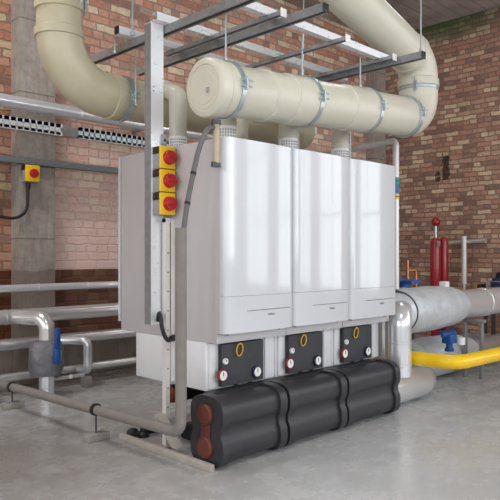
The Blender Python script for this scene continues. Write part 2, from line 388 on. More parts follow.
def make_boiler(sgn, label, group):
    cx = BX0+PITCH/2; w = .498
    my = lambda y: y if sgn > 0 else 2*2.72-y
    def bx(m, x0, x1, y0, y1, z0, z1, bev=0): a, b = sorted((my(y0), my(y1))); return m.box(x0, x1, a, b, z0, z1, bev)
    t = thing('wall_boiler', (cx, my(2.5), .32), label, 'boiler', group)
    m = MB()
    if sgn > 0: m.prism([(2.312, .568), (2.7185, .568), (2.7185, 1.569), (2.292, 1.569), (2.292, .617), (2.312, .617)], BX0+.003, 'x', PITCH-.006)
    else: bx(m, BX0+.003, BX0+PITCH-.003, 2.30, 2.7185, .568, 1.569, .004)
    m.build('casing', 'enamel_side', t)
    m = MB(); sheet(m, cx-w/2, cx+w/2, .799, 1.571, cx, w, 2.242, .01, back=2.2915, sgn=sgn)
    fp = m.build('front_panel', 'enamel', t)
    m = MB(); sheet(m, cx-w/2, cx+w/2, .617, .7975, cx, w, 2.242, .01, back=2.2915, sgn=sgn)
    lp = m.build('lower_panel', 'enamel', t)
    if sgn > 0:
        m = MB(); sheet(m, cx-.11, cx+.215, .722, .7245, cx, w, 2.2405, .006); m.build('flap_edge', 'gap', lp)
        c = bpy.data.curves.new('lettering', 'FONT'); c.body = 'Vaillant'; c.size = .018; c.align_x = 'CENTER'; c.extrude = .0006
        q = bpy.data.objects.new('lettering', c); COL.objects.link(q); bpy.context.view_layer.update()
        me = bpy.data.meshes.new_from_object(q.evaluated_get(bpy.context.evaluated_depsgraph_get())); bpy.data.objects.remove(q)
        me.materials.clear(); me.materials.append(M['greylabel'])
        o = bpy.data.objects.new('brand_lettering', me); COL.objects.link(o); o.parent = lp
        o.location = V((cx+.06, 2.2406, .693))-t.location; o.rotation_euler = (math.pi/2, 0, 0)
        for xx in (-.2, .17):
            MB().lathe((cx+xx, 2.305, .612), (0, -1, 0), [(0, .006), (.02, .006)], 10).build('panel_screw', 'bracket', t)
    m = MB(); bx(m, BX0+.004, BX0+PITCH-.004, 2.398 if sgn > 0 else 2.446, 2.70, .322, .5675, .006); sgn > 0 and bx(m, BX0+.02, BX0+.06, 2.386, 2.4, .33, .56, .004); sgn > 0 and bx(m, BX0+PITCH-.085, BX0+PITCH-.012, 2.386, 2.4, .33, .56, .004)
    m.build('lower_housing', 'housing', t)
    if sgn > 0:
        m = MB().box(BX0+.085, BX0+.387, 2.366, 2.3975, .336, .55, .006); p = m.build('valve_cover', 'slate', t)
        p['label'] = 'dark grey foam cover with gauges'
        for (x, z, r, rim, lb) in ((.08, .397, .032, 'redrim', 'gauge with red rim'), (.325, .385, .032, 'bluerim', 'gauge with dark blue rim'), (.10, .466, .016, 'white', 'small white gauge')):
            gauge(p, BX0+x, 2.366, z, r, rim, lb)
            y = 2.366-.016
            dd = MB().lathe((BX0+x, y, z), (0, -1, 0), [(0, r*.76), (.001, r*.76)]).build('gauge_dial', 'dial', p); dd['label'] = 'white dial face'
            MB().box(BX0+x-.002, BX0+x+.002, y-.0025, y-.001, z-.002, z+r*.55).build('gauge_needle', 'bracket', p)
        pts = [(BX0+.195+.022*math.cos(a), 2.352-.004*math.sin(a), .515+.032*math.sin(a)) for a in [math.radians(q) for q in range(-88, 275, 15)]]
        l = MB().tube(pts, .0035, 8).build('yellow_loop', 'yellow', p); l['label'] = 'yellow looped tag'
        for x in (.20, .30): MB().cyl((BX0+x, 2.382, .3), (BX0+x, 2.382, .34), .011, 12).build('outlet_stub', 'rubber', t)
    return t
fl = ['front boiler with its grey left side showing, leftmost of the glossy white row',
      'middle glossy white boiler of the front row, above second gauge panel',
      'rightmost glossy white boiler of the front row, beside silver vertical pipe']
bl = ['left white boiler of the row behind, side panel beyond the metal post',
      'middle white boiler in the back row, hidden behind front boilers',
      'right white boiler in the back row, hidden behind front boilers']
b0 = make_boiler(1, fl[0], 'white boilers in the front row'); b1 = make_boiler(-1, bl[0], 'white boilers in the back row')
for k in (1, 2):
    for src, L in ((b0, fl), (b1, bl)):
        c = copy_tree(src, (PITCH*k, 0, 0)); c['label'] = L[k]

# flue outlets on top of the boilers
def flue_outlet(cx, sgn, label, zt):
    cy = 2.52 if sgn > 0 else 2.93
    t = thing('flue_outlet', (cx, cy, 1.571), label, 'flue pipe', 'cream flue outlets on top of the boilers')
    MB().lathe((cx, cy, 1.571), (0, 0, 1), [(0, .072), (.022, .072), (.026, .06), (.03, .06)]).build('base_collar', 'white', t)
    m = MB()
    a = -1 if sgn > 0 else 1
    if sgn > 0: m.bend([(cx, cy, 1.60), (cx, cy, FZ(cx)), (cx, cy-.145, FZ(cx))], .058, .06, 24)
    else: m.bend([(cx, cy, 1.60), (cx, cy, 1.93), (cx+.02, cy+.15, 2.0)], .052, .03, 24, 2)
    m.build('pipe', 'pp', t)
    MB().lathe((cx, cy, 1.69), (0, 0, 1), [(0, .05), (.002, .062 if sgn > 0 else .05), (.022, .062 if sgn > 0 else .05), (.026, .05)]).build('socket_ring', 'pp', t)
    r = .0588 if sgn > 0 else .0532
    MB().lathe((cx, cy, 1.600), (0, 0, 1), [(0, r-.004), (.0, r), (.086, r), (.087, r-.004)], 28).build('label_sleeve', 'white', t)
    m = MB()   # printed grid wrapped round the sleeve
    for i in range(8):
        for j in range(4):
            an = math.radians(186+i*14)
            x, y = cx+r*math.cos(an), cy+r*math.sin(an); m.box(x-.0045, x+.0045, y-.0015, y+.0015, 1.612+j*.016, 1.622+j*.016)
    m.build('grid_print', 'greylabel', t, smooth=False)
FZ = lambda x: 1.786+(x-2.0)*.075
for k in range(3):
    cx = BX0+PITCH*(k+.5)
    flue_outlet(cx, 1, ['cream flue outlet on the left front boiler, behind the round duct end',
                        'cream flue outlet on the middle front boiler with printed grid label',
                        'cream flue outlet on the right front boiler beside the short post'][k], 1.70+k*.03)
    flue_outlet(cx, -1, ['cream elbow flue outlet on the back row beside the switches post',
                         'cream flue outlet of the back row, middle one behind the big duct',
                         'cream flue outlet of the back row, right one behind the big duct'][k], 1.9)

# ------------------------------------------------------------------ front flue duct
def clamp(parent, p, d, r, bolt=None, w=.028):
    d = V(d).normalized(); p = V(p)
    c = MB().lathe(p-d*w/2, d, [(0, r), (.001, r+.006), (w-.001, r+.006), (w, r)], 40).build('pipe_clamp', 'band', parent)
    if bolt is not None:
        b = V(bolt).normalized(); q = p+b*(r+.012); m = MB()
        m.cyl(q-d*.0+V((0, 0, .014))-d*.03, q+V((0, 0, .014))+d*.04, .0045, 8); m.cyl(q-V((0, 0, .014))-d*.03, q-V((0, 0, .014))+d*.04, .0045, 8)
        m.box(q.x-.005, q.x+.005, q.y-.012, q.y+.008, q.z-.03, q.z+.03)
        m.build('clamp_bolt', 'band', c)
    return c
Yd = 2.26; R = .125
t = thing('flue_duct', (2.9, Yd, 1.65), 'thick cream flue duct running above the front boilers with a round capped end', 'duct')
dv = V((1, 0, .075)).normalized()
def at(x): return V((x, Yd, FZ(x)))
MB().tube([at(2.01), at(3.70)], R, 48).build('straight_pipe', 'pp', t)
for a, b in ((2.02, 2.10), (2.33, 2.36), (2.50, 2.67), (3.0, 3.24)):
    MB().lathe(at(a), dv, [(0, R), (.006, R+.007), (b-a-.006, R+.007), (b-a, R)], 48).build('pipe_socket', 'pp', t)
MB().lathe(at(1.955), dv, [(0, .08), (0, .098), (.004, .101), (.005, .104), (.0, .107), (.002, .126), (.008, .135), (.02, .1395), (.06, .1395), (.072, .125)], 48).build('end_cap', 'pp', t)
e = MB().lathe(at(1.954), dv, [(-.001, .078), (.0, .079), (.006, .079)], 40).build('inspection_disc', 'pp', t)
m = MB(); c0 = at(1.949); m.box(c0.x-.0005, c0.x+.003, c0.y-.04, c0.y-.022, c0.z-.03, c0.z-.005, .002); m.build('disc_mark', 'greylabel', t)
for x in (2.09, 2.67, 3.24, 3.70): clamp(t, at(x), dv, R+.008, (0, -1, .05))
el = fillet([at(3.70), V((3.875, Yd, FZ(3.875))), V((3.875, Yd, 2.31)), V((3.2, Yd-.03, 2.465))], [0, .165, .15, 0], 14)
MB().tube(el[:-1], R+.004, 48).build('elbow', 'pp', t)
MB().lathe((3.875, Yd, 2.13), (0, 0, 1), [(0, R+.004), (.004, R+.012), (.05, R+.012), (.055, R+.004)], 48).build('joint_ring', 'pp', t)
pe = el[-2]; de = (V((3.2, Yd-.03, 2.465))-pe).normalized()
MB().lathe(pe-de*.02, de, [(0, R+.004), (.003, R+.011), (.04, R+.011), (.045, R)], 48).build('joint_ring', 'pp', t)
far = pe+de*2.3
MB().tube(fillet([pe, far, V((far.x-.1, far.y, ZC-.0))], [0, .3, 0], 12), R, 48).build('riser_pipe', 'pp', t)
clamp(t, (3.875, Yd, 2.12), (0, 0, 1), R+.004, (-1, -.4, 0), .02)

# rear flue duct
t = thing('flue_duct', (1.9, 3.18, 1.75), 'aged cream flue duct with big downward elbow against the left brick wall', 'duct')
Yr = 3.18; zr = 1.915
pts = fillet([(1.72, Yr, ZC-.0), (1.72, Yr, zr), (2.10, Yr, zr)], [0, .29, 0], 18)
MB().tube(pts[1:-1], R, 48).build('elbow', 'pp_old', t)
MB().tube([(1.72, Yr, zr+.28), (1.72, Yr, ZC)], R-.003, 48).build('riser_pipe', 'pp_old', t)
MB().tube([(2.0, Yr, zr), (3.75, Yr, zr+.02)], R-.002, 48).build('straight_pipe', 'pp_old', t)
for p, d in (((1.72, Yr, 2.17), (0, 0, 1)), ((1.72, Yr, 2.315), (0, 0, 1)), ((2.02, Yr, zr), (1, 0, 0))):
    MB().lathe(p, d, [(0, R), (.004, R+.008), (.045, R+.008), (.05, R)], 48).build('joint_ring', 'pp_old', t)
MB().bend([(1.72, Yr, 2.52), (1.72, Yr-.54, 2.52), (1.72, Yr-.54, ZC)], R, .2, 40).build('branch_pipe', 'pp_old', t)
clamp(t, (1.72, Yr, 2.36), (0, 0, 1), R+.002, (.7, -.7, 0))
clamp(t, (2.11, Yr, zr), (1, 0, 0), R+.002, (0, -1, 0), .035)

# condensate trap and drain
t = thing('condensate_trap', (2.035, 2.262, 1.41), 'amber plastic condensate trap tube hanging below the round duct end', 'trap')
MB().lathe((2.035, 2.262, 1.425), (0, 0, 1), [(0, .012), (.004, .017), (.2, .017), (.214, .012)], 20).build('tube', 'amber', t)
MB().bend([(2.0, 2.262, 1.625), (2.035, 2.262, 1.65), (2.035, 2.262, 1.625)][::2], .02, 0, 16) if False else None
MB().lathe((2.035, 2.262, 1.62), (0, 0, 1), [(0, .019), (.001, .024), (.02, .024), (.022, .018)], 20).build('hose_clamp', 'bracket', t)
m = MB().lathe((2.035, 2.262, 1.418), (0, 0, 1), [(0, .019), (.001, .022), (.018, .022), (.02, .018)], 20); m.box(2.0, 2.02, 2.245, 2.26, 1.415, 1.44); m.build('hose_clamp', 'bracket', t)
t = thing('drain_hose', (1.86, 2.3, 1.1), 'dark grey flexible hose curving down from the duct to the lagged drain', 'hose')
hp = [(2.018, 2.262, 1.605), (1.985, 2.27, 1.59), (1.945, 2.28, 1.50), (1.915, 2.288, 1.38), (1.885, 2.294, 1.24), (1.866, 2.298, 1.12)]
def smooth_path(P, n=6):
    P = [V(p) for p in P]; out = []
    for i in range(len(P)-1):
        a, b, c, d = P[max(i-1, 0)], P[i], P[i+1], P[min(i+2, len(P)-1)]
        for k in range(n):
            s = k/n; out.append(.5*((2*b)+(c-a)*s+(2*a-5*b+4*c-d)*s*s+(3*b-a-3*c+d)*s**3))
    out.append(P[-1]); return out
MB().tube(smooth_path(hp), .0125, 12).build('hose', 'hose', t)
m = MB()
for i in (3, 4): 
    a = V(hp[i]); MB().tube([a-V((.002, 0, .006)), a+V((.002, 0, .006))], .0145, 12).build('cable_tie', 'rubber', t)
t = thing('drain_pipe', (1.853, 2.6, 0), 'grey lagged drain pipe dropping past the boiler side and along the floor', 'pipe')
MB().bend([(1.853, 2.302, 1.124), (1.853, 2.302, .182), (1.853, 4.40, .128)], .0265, .06, 20, 8).build('lagging', 'greyfoam', t)
for y, bz in ((3.03, .165), (4.05, .138)):
    s = MB().lathe((1.853, y-.012, bz+.0), (0, 1, -.026), [(0, .027), (.0, .033), (.024, .033), (.024, .027)], 24)
    s = s.build('pipe_clip', 'rubber', t)
    MB().cyl((1.853, y, .04), (1.853, y, bz-.03), .005, 10).build('stud', 'bracket', s)
    MB().box(1.79, 1.925, y-.03, y+.03, 0, .04, .004).build('support_block', 'block', t)

# ------------------------------------------------------------------ manifold
def eight(yc, z1, z2, r, n=28, e=.74, kw=1.30):
    # outline of two stacked rounded squares joined at a shallow waist
    pts = []; sg = lambda v: (abs(v)**e)*(1 if v >= 0 else -1); zm = (z1+z2)/2
    for k in range(n+1):
        a = -.62+(math.pi+1.24)*k/n; q = z1+r*sg(math.sin(a)); pts.append((yc+kw*r*sg(math.cos(a)), max(q, zm+.006)))
    for k in range(n+1):
        a = math.pi-.62+(math.pi+1.24)*k/n; q = z2+r*sg(math.sin(a)); pts.append((yc+kw*r*sg(math.cos(a)), min(q, zm-.006)))
    out = [pts[0]]
    for p in pts[1:]:
        if abs(p[0]-out[-1][0])+abs(p[1]-out[-1][1]) > 1e-5: out.append(p)
    return out
t = thing('pipe_manifold', (2.7, 2.274, 0), 'black foam insulated double manifold on the floor under the front boilers', 'manifold')
my_, mz1, mz2 = 2.276, .248, .092
segs = [(1.985, 2.430), (2.450, 2.936), (2.956, 3.49)]
for a, b in segs:
    s = MB().prism(eight(my_, mz1, mz2, .078), a+.001, 'x', b-a-.002).build('insulation_shell', 'foam', t)
    for q0, q1 in ((a, a+.05), (b-.05, b)): MB().prism(eight(my_, mz1, mz2, .090), q0, 'x', q1-q0).build('end_flange', 'foam', s)
MB().box(2.04, 3.44, 2.30, 2.36, .325, .334).build('top_strip', 'rubber', t)
MB().box(1.976, 1.9855, my_-.03, my_+.03, mz2, mz1, .002).build('link_plate', 'copper', t)
for z in (mz1, mz2):
    MB().lathe((1.985, my_, z), (-1, 0, 0), [(0, .05), (.012, .05), (.02, .044), (.023, .02), (.0235, .0)], 28).build('copper_cap', 'copper', t)
for z in (mz1, mz2):
    MB().lathe((3.49, my_, z), (1, 0, 0), [(0, .06), (.02, .06), (.03, .052), (.035, .03)], 28).build('red_oxide_cap', 'brown', t)
MB().box(3.485, 3.50, my_-.06, my_+.06, .05, .30, .004).build('red_oxide_cap', 'brown', t)
t = thing('capped_pipe', (2.4, 2.66, .2), 'brown capped pipe end behind the white upright below the boilers', 'pipe')
MB().cyl((2.11, 2.70, .262), (3.4, 2.70, .262), .048).build('pipe', 'rubber', t)
MB().box(2.5, 2.54, 2.68, 2.72, .08, .216).build('support', 'bracket', t)
MB().lathe((2.11, 2.70, .262), (-1, 0, 0), [(0, .046), (.015, .046), (.022, .035), (.024, .001)]).build('end_cap', 'copper', t)
tag(MB().box(2.2, 2.9, 2.58, 2.74, 0, .08, .01).build('floor_block', 'rubber'), 'dark low block on the floor beneath the boilers', 'block')
m = MB()
m.lathe((1.96+.11, 2.90, .0), (0, 0, 1), [(0, .03), (.02, .03), (.03, .018), (.05, .018), (.055, .008)], 16); m.cyl((2.0, 2.92, .02), (2.2, 2.88, .022), .014, 12); m.ball((2.02, 2.93, .028), .028, 1.3, .9, .9)
tag(m.build('floor_bracket', 'rubber'), 'small black rubbish lump on the floor behind the white upright', 'scrap')

# ------------------------------------------------------------------ white mounting frame
t = thing('boiler_frame', (2.03, 2.66, 0), 'white perforated steel upright and floor rail holding up the boilers', 'frame')
m = MB()
m.prism([(2.030, 2.675), (2.030, 2.645), (2.055, 2.645), (2.055, 2.648), (2.033, 2.648), (2.033, 2.675)], .012, 'z', 1.18)
m.build('upright', 'uprightwhite', t, smooth=False)
MB().prism([(2.064, 2.645), (2.086, 2.645), (2.086, 2.675), (2.083, 2.675), (2.083, 2.648), (2.064, 2.648)], .34, 'z', .85).build('upright', 'uprightwhite', t, smooth=False)
MB().box(2.03, 2.086, 2.648, 2.675, 1.17, 1.19).build('top_bridge', 'uprightwhite', t)
for k in range(1, 20, 2): MB().cyl((2.043, 2.6435, .06+k*.05), (2.043, 2.6455, .06+k*.05), .004, 10).build('punched_hole', 'bracket', t)
m = MB().box(1.942, 1.970, 2.20, 2.95, 0, .034, .003); m.build('floor_rail', 'railpaint', t)
MB().prism([(2.50, .04), (2.53, .04), (2.68, .18), (2.65, .18)], 1.976, 'x', .05).build('brace', 'railpaint', t)
MB().box(1.976, 2.08, 2.62, 2.78, 0, .012, .002).build('foot_plate', 'railpaint', t)

# ------------------------------------------------------------------ overhead strut grid
t = thing('strut_grid', (2.7, 2.6, 2.2), 'overhead grid of galvanised steel channel struts with a tall left post', 'frame')
def chan(axis, a, b, p, q, w=.041, h=.041, open_='d', name='strut', mat='galv', closed=False):
    # channel with lips; p,q centre in the other two axes (order xyz), slot faces 'd'own, 'u'p or 'f'ront
    th = .003; hw, hh = w/2, h/2; lip = .009
    prof = [(-hw, -hh), (-hw, hh), (hw, hh), (hw, -hh), (hw-lip, -hh), (hw-lip, -hh+.007), (hw-th, -hh+.007), (hw-th, hh-th), (-hw+th, hh-th), (-hw+th, -hh+.007), (-hw+lip, -hh+.007), (-hw+lip, -hh)]
    if open_ == 'u': prof = [(x, -y) for x, y in prof]
    if open_ == 'f': prof = [(y, x) for x, y in prof]
    if open_ == 'b': prof = [(-y, x) for x, y in prof]
    m = MB(); m.prism([(p+x, q+y) for x, y in prof], a, axis, b-a)
    return m.build(name, mat, t, smooth=False)
P = chan('z', .64, 2.205, 2.008, 2.716, w=.08, h=.052, open_='u', name='post')
m = MB().box(1.9655, 1.9675, 2.69, 2.742, .64, 2.2); m.build('post_flange', 'galv_dull', P, smooth=False)  # thin dull sheet that paints the shaded left face of the post
m = MB()
for z in (1.87, 1.85): m.cyl((1.985, 2.688, z), (1.985, 2.6895, z), .0035, 8)
m.build('post_hole', 'bracket', P)
chan('z', .9, 2.19, 3.665, 2.70, w=.041, h=.041, open_='d', name='post')
MB().box(3.648, 3.686, 2.675, 2.6785, 1.85, 1.875).build('post_label', 'white', t)
for y, x0, x1 in ((2.225, 2.085, 3.50), (2.665, 1.975, 3.60), (2.975, 1.95, 3.60)):
    chan('x', x0, x1, y, 2.2255, open_='b')
for x, y0, y1 in ((2.075, 1.3, 3.46), (2.42, 1.91, 3.46), (3.40, 1.95, 3.1)):
    chan('y', y0, y1, x, 2.184, mat='galv_dull')
for x, y0, y1 in ((2.34, 2.11, 3.05), (2.87, 2.11, 3.05), (3.34, 2.11, 3.05)):
    o = chan('y', y0, y1, x, 2.194, w=.030, h=.021, mat='galv_dull')
    MB().box(x-.0215, x+.0215, y0-.006, y0-.001, 2.172, 2.213, .002).build('end_plug', 'white', o)
for (x, y) in ((2.42, 1.91), (3.40, 1.95)):
    MB().box(x-.022, x+.022, y-.005, y-.0005, 2.162, 2.206, .002).build('end_plug', 'rubber', t)
for (x, y) in ((1.95, 2.975), (3.60, 2.975)):
    MB().box(x-.004 if x < 3 else x, x if x < 3 else x+.004, y-.021, y+.021, 2.204, 2.247, .001).build('end_plug', 'rubber', t)
def rod(x, y, z0, z1, label):
    q = thing('threaded_rod', (x, y, z0), label, 'rod', 'steel hanging rods')
    MB().cyl((x, y, z0), (x, y, z1), .005, 8).build('rod', 'band', q)
    MB().lathe((x, y, z0), (0, 0, 1), [(0, .011), (.018, .011)], 6).build('nut', 'band', q)
rod(2.10, 2.265, 1.932, 2.20, 'thin steel rod holding the round capped end of the front duct')
rod(2.668, 2.265, 1.97, 2.20, 'thin steel rod above the middle of the front duct')
rod(3.21, 2.265, 2.01, 2.20, 'thin steel rod above the right part of the front duct')
rod(3.40, 1.965, 2.21, ZC, 'long steel rod from the ceiling to the strut end near the right elbow')
rod(2.03, 2.945, 2.21, ZC, 'long steel rod from the ceiling just left of the tall post')
rod(2.11, 3.03, 1.85, 2.16, 'thin steel rod beside the clamp of the left cream elbow')
rod(1.98, 3.045, 2.12, 2.20, 'short steel rod above the left cream elbow')

# isolators on the post
def isolator(x0, x1, yf, yb, z0, z1, label, group, kr=.31):
    t = thing('isolator_switch', ((x0+x1)/2, yb, z0), label, 'switch', group)
    g = .002
    m = MB().box(x0+.006, x1-.006, yf+.015, yb, z0+g, z1-g, .003); m.build('back_box', 'greylabel', t)
    m = MB().box(x0+.003, x1-.003, yf+.016, yb-.001, z1-.04, z1-g-.001, .002); m.build('gland_block', 'rubber', t)
    MB().box(x0, x1, yf, yf+.014, z0+g, z1-g, .005).build('cover', 'yellow', t)
    cx, cz = (x0+x1)/2+.006, (z0+z1)/2; r = (z1-z0)*kr
    k = MB().lathe((cx, yf, cz), (0, -1, 0), [(0, r*1.02), (.006, r*1.02), (.008, r*.98), (.024, r*.92), (.026, r*.8)], 28).build('knob', 'red', t)
    MB().box(cx-r*.8, cx+r*.8, yf-.033, yf-.02, cz-.006, cz+.007, .003).build('knob_grip', 'red', k)
zs = [1.204, 1.3225, 1.441, 1.56]
lab = ['yellow isolator switch with red knob, lowest of three on the tall post', 'yellow isolator switch with red knob, middle of three on the tall post', 'yellow isolator switch with red knob, top of three on the tall post']
for k in range(3): isolator(1.974, 2.072, 2.618, 2.6895, zs[k], zs[k+1], lab[k], 'isolator switches on the post')
m = MB().box(2.03, 2.062, 2.675, 2.6895, 1.575, 1.63, .003); o = m.build('cable_gland_plate', 'greylabel'); tag(o, 'small grey plate with a hole above the three post switches', 'bracket')
MB().cyl((2.046, 2.674, 1.60), (2.046, 2.676, 1.60), .008, 12).build('hole', 'rubber', o)
t = thing('flexible_cable', (2.02, 2.62, .6), 'black flexible conduit loop at the foot of the galvanised post', 'cable')
MB().tube(smooth_path([(1.998, 2.672, .66), (1.992, 2.652, .70), (1.988, 2.635, .68), (1.99, 2.625, .63), (2.0, 2.615, .585), (2.02, 2.612, .563), (2.045, 2.614, .568), (2.058, 2.628, .572)]), .011, 12).build('conduit', 'rubber', t)
MB().lathe((2.035, 2.612, .568), (.9, .2, .1), [(0, .014), (.02, .018), (.03, .018), (.04, .012)], 12).build('gland', 'rubber', t)

# ------------------------------------------------------------------ left wall services
def foil_pipe(name, pts, r, label, Rb=.12, mat='foil', seams=(), group=None, n=28, cat='pipe'):
    t = thing(name, V(pts[0]), label, cat, group)
    MB().bend(pts, r, Rb, n).build('cladding', mat, t)
    for (p, d) in seams: MB().lathe(V(p), d, [(0, r), (.002, r+.003), (.014, r+.003), (.016, r)], n).build('seam_band', mat, t)
    return t
WX0, WX1 = -.5, 6.6
def wall_clips(t, y, z, r, xs=(1.55, 3.3, 5.2)):
    for x in xs:
        MB().box(x, x+.03, y+r-.004, YL-.001, z-.012, z+.012, .002).build('wall_bracket', 'galv_dull', t)
t = foil_pipe('insulated_pipe', [(WX0, 4.5, 2.11), (WX1, 4.5, 2.11)], .047, 'silver clad pipe high on the left wall above the cable tray', seams=[((x, 4.5, 2.11), (1, 0, 0)) for x in (1.2, 2.6, 3.4)])
wall_clips(t, 4.5, 2.11, 0.047)
t = thing('cable_tray', (2.0, 4.62, 1.945), 'perforated galvanised cable tray below the high silver pipe', 'tray')
for (a, b, mat) in ((WX0, 2.52, 'galv'), (2.66, 6.6, 'band')):
    m = MB(); y0, y1 = 4.612, 4.616
    m.box(a, b, y0, y1, 1.945, 1.966); m.box(a, b, y0, y1, 2.002, 2.03); m.box(a, b, 4.645, 4.649, 1.945, 2.025)
    x = a
    while x < b-.02: m.box(x, x+.040, y0, y1, 1.945, 2.03); x += .052
    m.box(a, b, y0, 4.65, 1.941, 1.945)
    m.build('side_plate', mat, t, smooth=False)
m = MB().box(2.5, 2.68, 4.6165, 4.62, 1.95, 2.02); m.build('coupler', 'galv_dull', t)
m = MB()
for x in (1.3, 3.6, 5.0): m.box(x, x+.041, 4.617, 4.799, 1.90, 1.94)
m.build('wall_bracket', 'galv_dull', t)
tag(MB().box(WX0, 6.6, 4.605, 4.652, 1.688, 1.735, .003).build('cable_trunking', 'trunk'), 'grey steel trunking strip running across the left wall behind the boilers', 'trunking')
m = MB()
isolator(2.195, 2.31, 4.57, 4.654, 1.552, 1.682, 'yellow isolator switch with red knob on the concrete pilaster', None, .26)
t = thing('power_cable', (2.2, 4.63, 1.3), 'black cable curving down from the pilaster switch to the left', 'cable')
MB().tube(smooth_path([(2.24, 4.62, 1.552), (2.238, 4.625, 1.46), (2.235, 4.63, 1.37), (2.20, 4.62, 1.31), (2.12, 4.62, 1.275), (2.0, 4.64, 1.29), (1.9, 4.7, 1.325), (1.75, 4.77, 1.34), (.8, 4.785, 1.345)]), .0115, 12).build('cable', 'rubber', t)
MB().lathe((2.24, 4.62, 1.50), (0, 0, 1), [(0, .012), (.02, .018), (.05, .018)], 12).build('gland', 'rubber', t)
t = foil_pipe('insulated_pipe', [(WX0, 4.5, .757), (WX1, 4.5, .757)], .028, 'slim silver clad pipe crossing the left wall at mid height', seams=[((x, 4.5, .757), (1, 0, 0)) for x in (1.95, 2.25, 2.66)])
wall_clips(t, 4.5, 0.757, 0.028)
t = foil_pipe('insulated_pipe', [(WX0, 4.46, .555), (WX1, 4.46, .555)], .054, 'thick silver clad pipe feeding the jacketed valve on the left', mat='foil_dirty', seams=[((x, 4.46, .555), (1, 0, 0)) for x in (1.98, 2.95)])
wall_clips(t, 4.46, 0.555, 0.054)
MB().bend([(2.05, 4.46, .555), (2.12, 4.20, .555), (2.168, 4.15, .555), (2.168, 4.15, .36)][:1]+[(2.168, 4.19, .555), (2.168, 4.19, .36)], .056, [0, .08, 0], 28).build('branch_elbow', 'foil_dirty', t)
t = foil_pipe('insulated_pipe', [(WX0, 4.48, .355), (WX1, 4.48, .355)], .044, 'silver clad pipe passing behind the jacketed valve', mat='foil_dirty', seams=[((x, 4.48, .355), (1, 0, 0)) for x in (1.9, 3.1)])
wall_clips(t, 4.48, 0.355, 0.044)
foil_pipe('insulated_pipe', [(2.42, 4.43, .355), (2.54, 4.27, .355), (2.54, 4.27, .125), (2.54, 4.38, .125)], .034, 'small silver clad pipe with two elbows right of the jacketed valve', Rb=.045, mat='foil', n=20)
MB().box(2.515, 2.565, 4.25, 4.33, 0, .09, .004).build('support_block', 'block', bpy.data.objects['insulated_pipe.004'])
t = foil_pipe('insulated_pipe', [(WX0, 4.44, .125), (WX1, 4.44, .125)], .030, 'lowest silver clad pipe along the left wall near the floor', mat='foil_dirty')
wall_clips(t, 4.44, 0.125, 0.03)
t = thing('jacketed_valve', (2.168, 4.19, 0), 'valve wrapped in grey fabric jacket on a silver vertical pipe', 'valve')
prof = [(0, .055), (.004, .10), (.04, .112), (.12, .115), (.20, .112), (.236, .09), (.25, .055)]
m = MB().lathe((2.165, 4.19, .155), (0, 0, 1), prof, 28)
for v in m.bm.verts:
    d = V((v.co.x-2.165, v.co.y-4.19, 0)); k = 1+.05*math.sin(5*math.atan2(d.y, d.x)+9*v.co.z)
    v.co.x = 2.165+d.x*k*1.05; v.co.y = 4.19+d.y*k
m.build('fabric_jacket', 'jacket_grey', t)
m = MB().tube([(2.168, 4.19, 0), (2.168, 4.19, .17)], .054, 28); m.build('lower_pipe', 'foil', t)
m = MB().box(2.145, 2.185, 4.02, 4.05, .34, .50, .012); m.box(2.135, 2.185, 4.01, 4.055, .25, .36, .02)
h = m.build('lever_handle', 'blue', t); h['label'] = 'blue lever handle'
MB().cyl((2.17, 4.05, .35), (2.17, 4.12, .33), .012, 12).build('spindle', 'band', h)
m = MB().box(2.195, 2.215, 4.062, 4.068, .27, .34, .003); m.build('jacket_tag', 'greylabel', t)
t = thing('drain_cock', (2.31, 4.2, .11), 'tiny drain cock with round knob beside the jacketed valve foot', 'valve')
MB().cyl((2.22, 4.19, .12), (2.46, 4.19, .12), .013, 12).build('body', 'foil_dirty', t)
MB().ball((2.34, 4.165, .125), .016).build('knob', 'white', t)

# ------------------------------------------------------------------ right hand services
t = thing('insulated_pipe', (3.68, 2.285, .2), 'shiny silver vertical pipe standing at the right end of the manifold', 'pipe')
vx, vy = 3.675, 2.275
MB().bend([(vx, vy, .205), (vx, vy, .625), (vx+.32, vy+.17, .612)], .072, .09, 36, 10).build('cladding', 'foil', t)
for z in (.27, .42): MB().lathe((vx, vy, z), (0, 0, 1), [(0, .072), (.002, .0745), (.012, .0745), (.014, .072)], 32).build('seam_band', 'foil', t)
foil_pipe('insulated_pipe', [(3.705, 2.425, .25), (3.705, 2.425, .56)], .046, 'duller silver pipe just behind the shiny vertical one', mat='foil_dirty')
t = thing('insulated_pipe', (5.0, 2.45, .45), 'large silver flow pipe running right under a quilted jacket', 'pipe')
by, bz = 2.45, .60
MB().tube([(3.98, by, bz), (7.15, by, bz)], .116, 40).build('cladding', 'foil', t)
m = MB().tube([(3.80, by-.07, bz), (3.83, by-.05, bz), (3.92, by-.01, bz), (4.35, by, bz), (4.65, by, bz), (4.76, by, bz), (4.80, by, bz)], [.08, .13, .16, .168, .152, .13, .118], 40)
m.build('fabric_jacket', 'jacket', t)
m = MB()
MB().lathe((3.855, by-.03, bz), (1, .35, 0), [(0, .12), (.002, .150), (.012, .152), (.014, .12)], 40).build('jacket_edge', 'bracket', t)
for x, rr in ((3.99, .168), (4.64, .150)): MB().lathe((x, by, bz), (1, 0, 0), [(0, rr-.01), (.002, rr), (.02, rr), (.022, rr-.01)], 40).build('jacket_strap', 'jacket', t)
MB().lathe((5.22, by, bz), (1, 0, 0), [(0, .116), (.002, .121), (.05, .121), (.052, .116)], 40).build('seam_band', 'foil', t)
MB().bend([(5.75, by, bz), (5.75, by-.25, bz), (5.75, by-.5, bz)], .1, .05, 32).build('branch_pipe', 'foil', t) if False else None
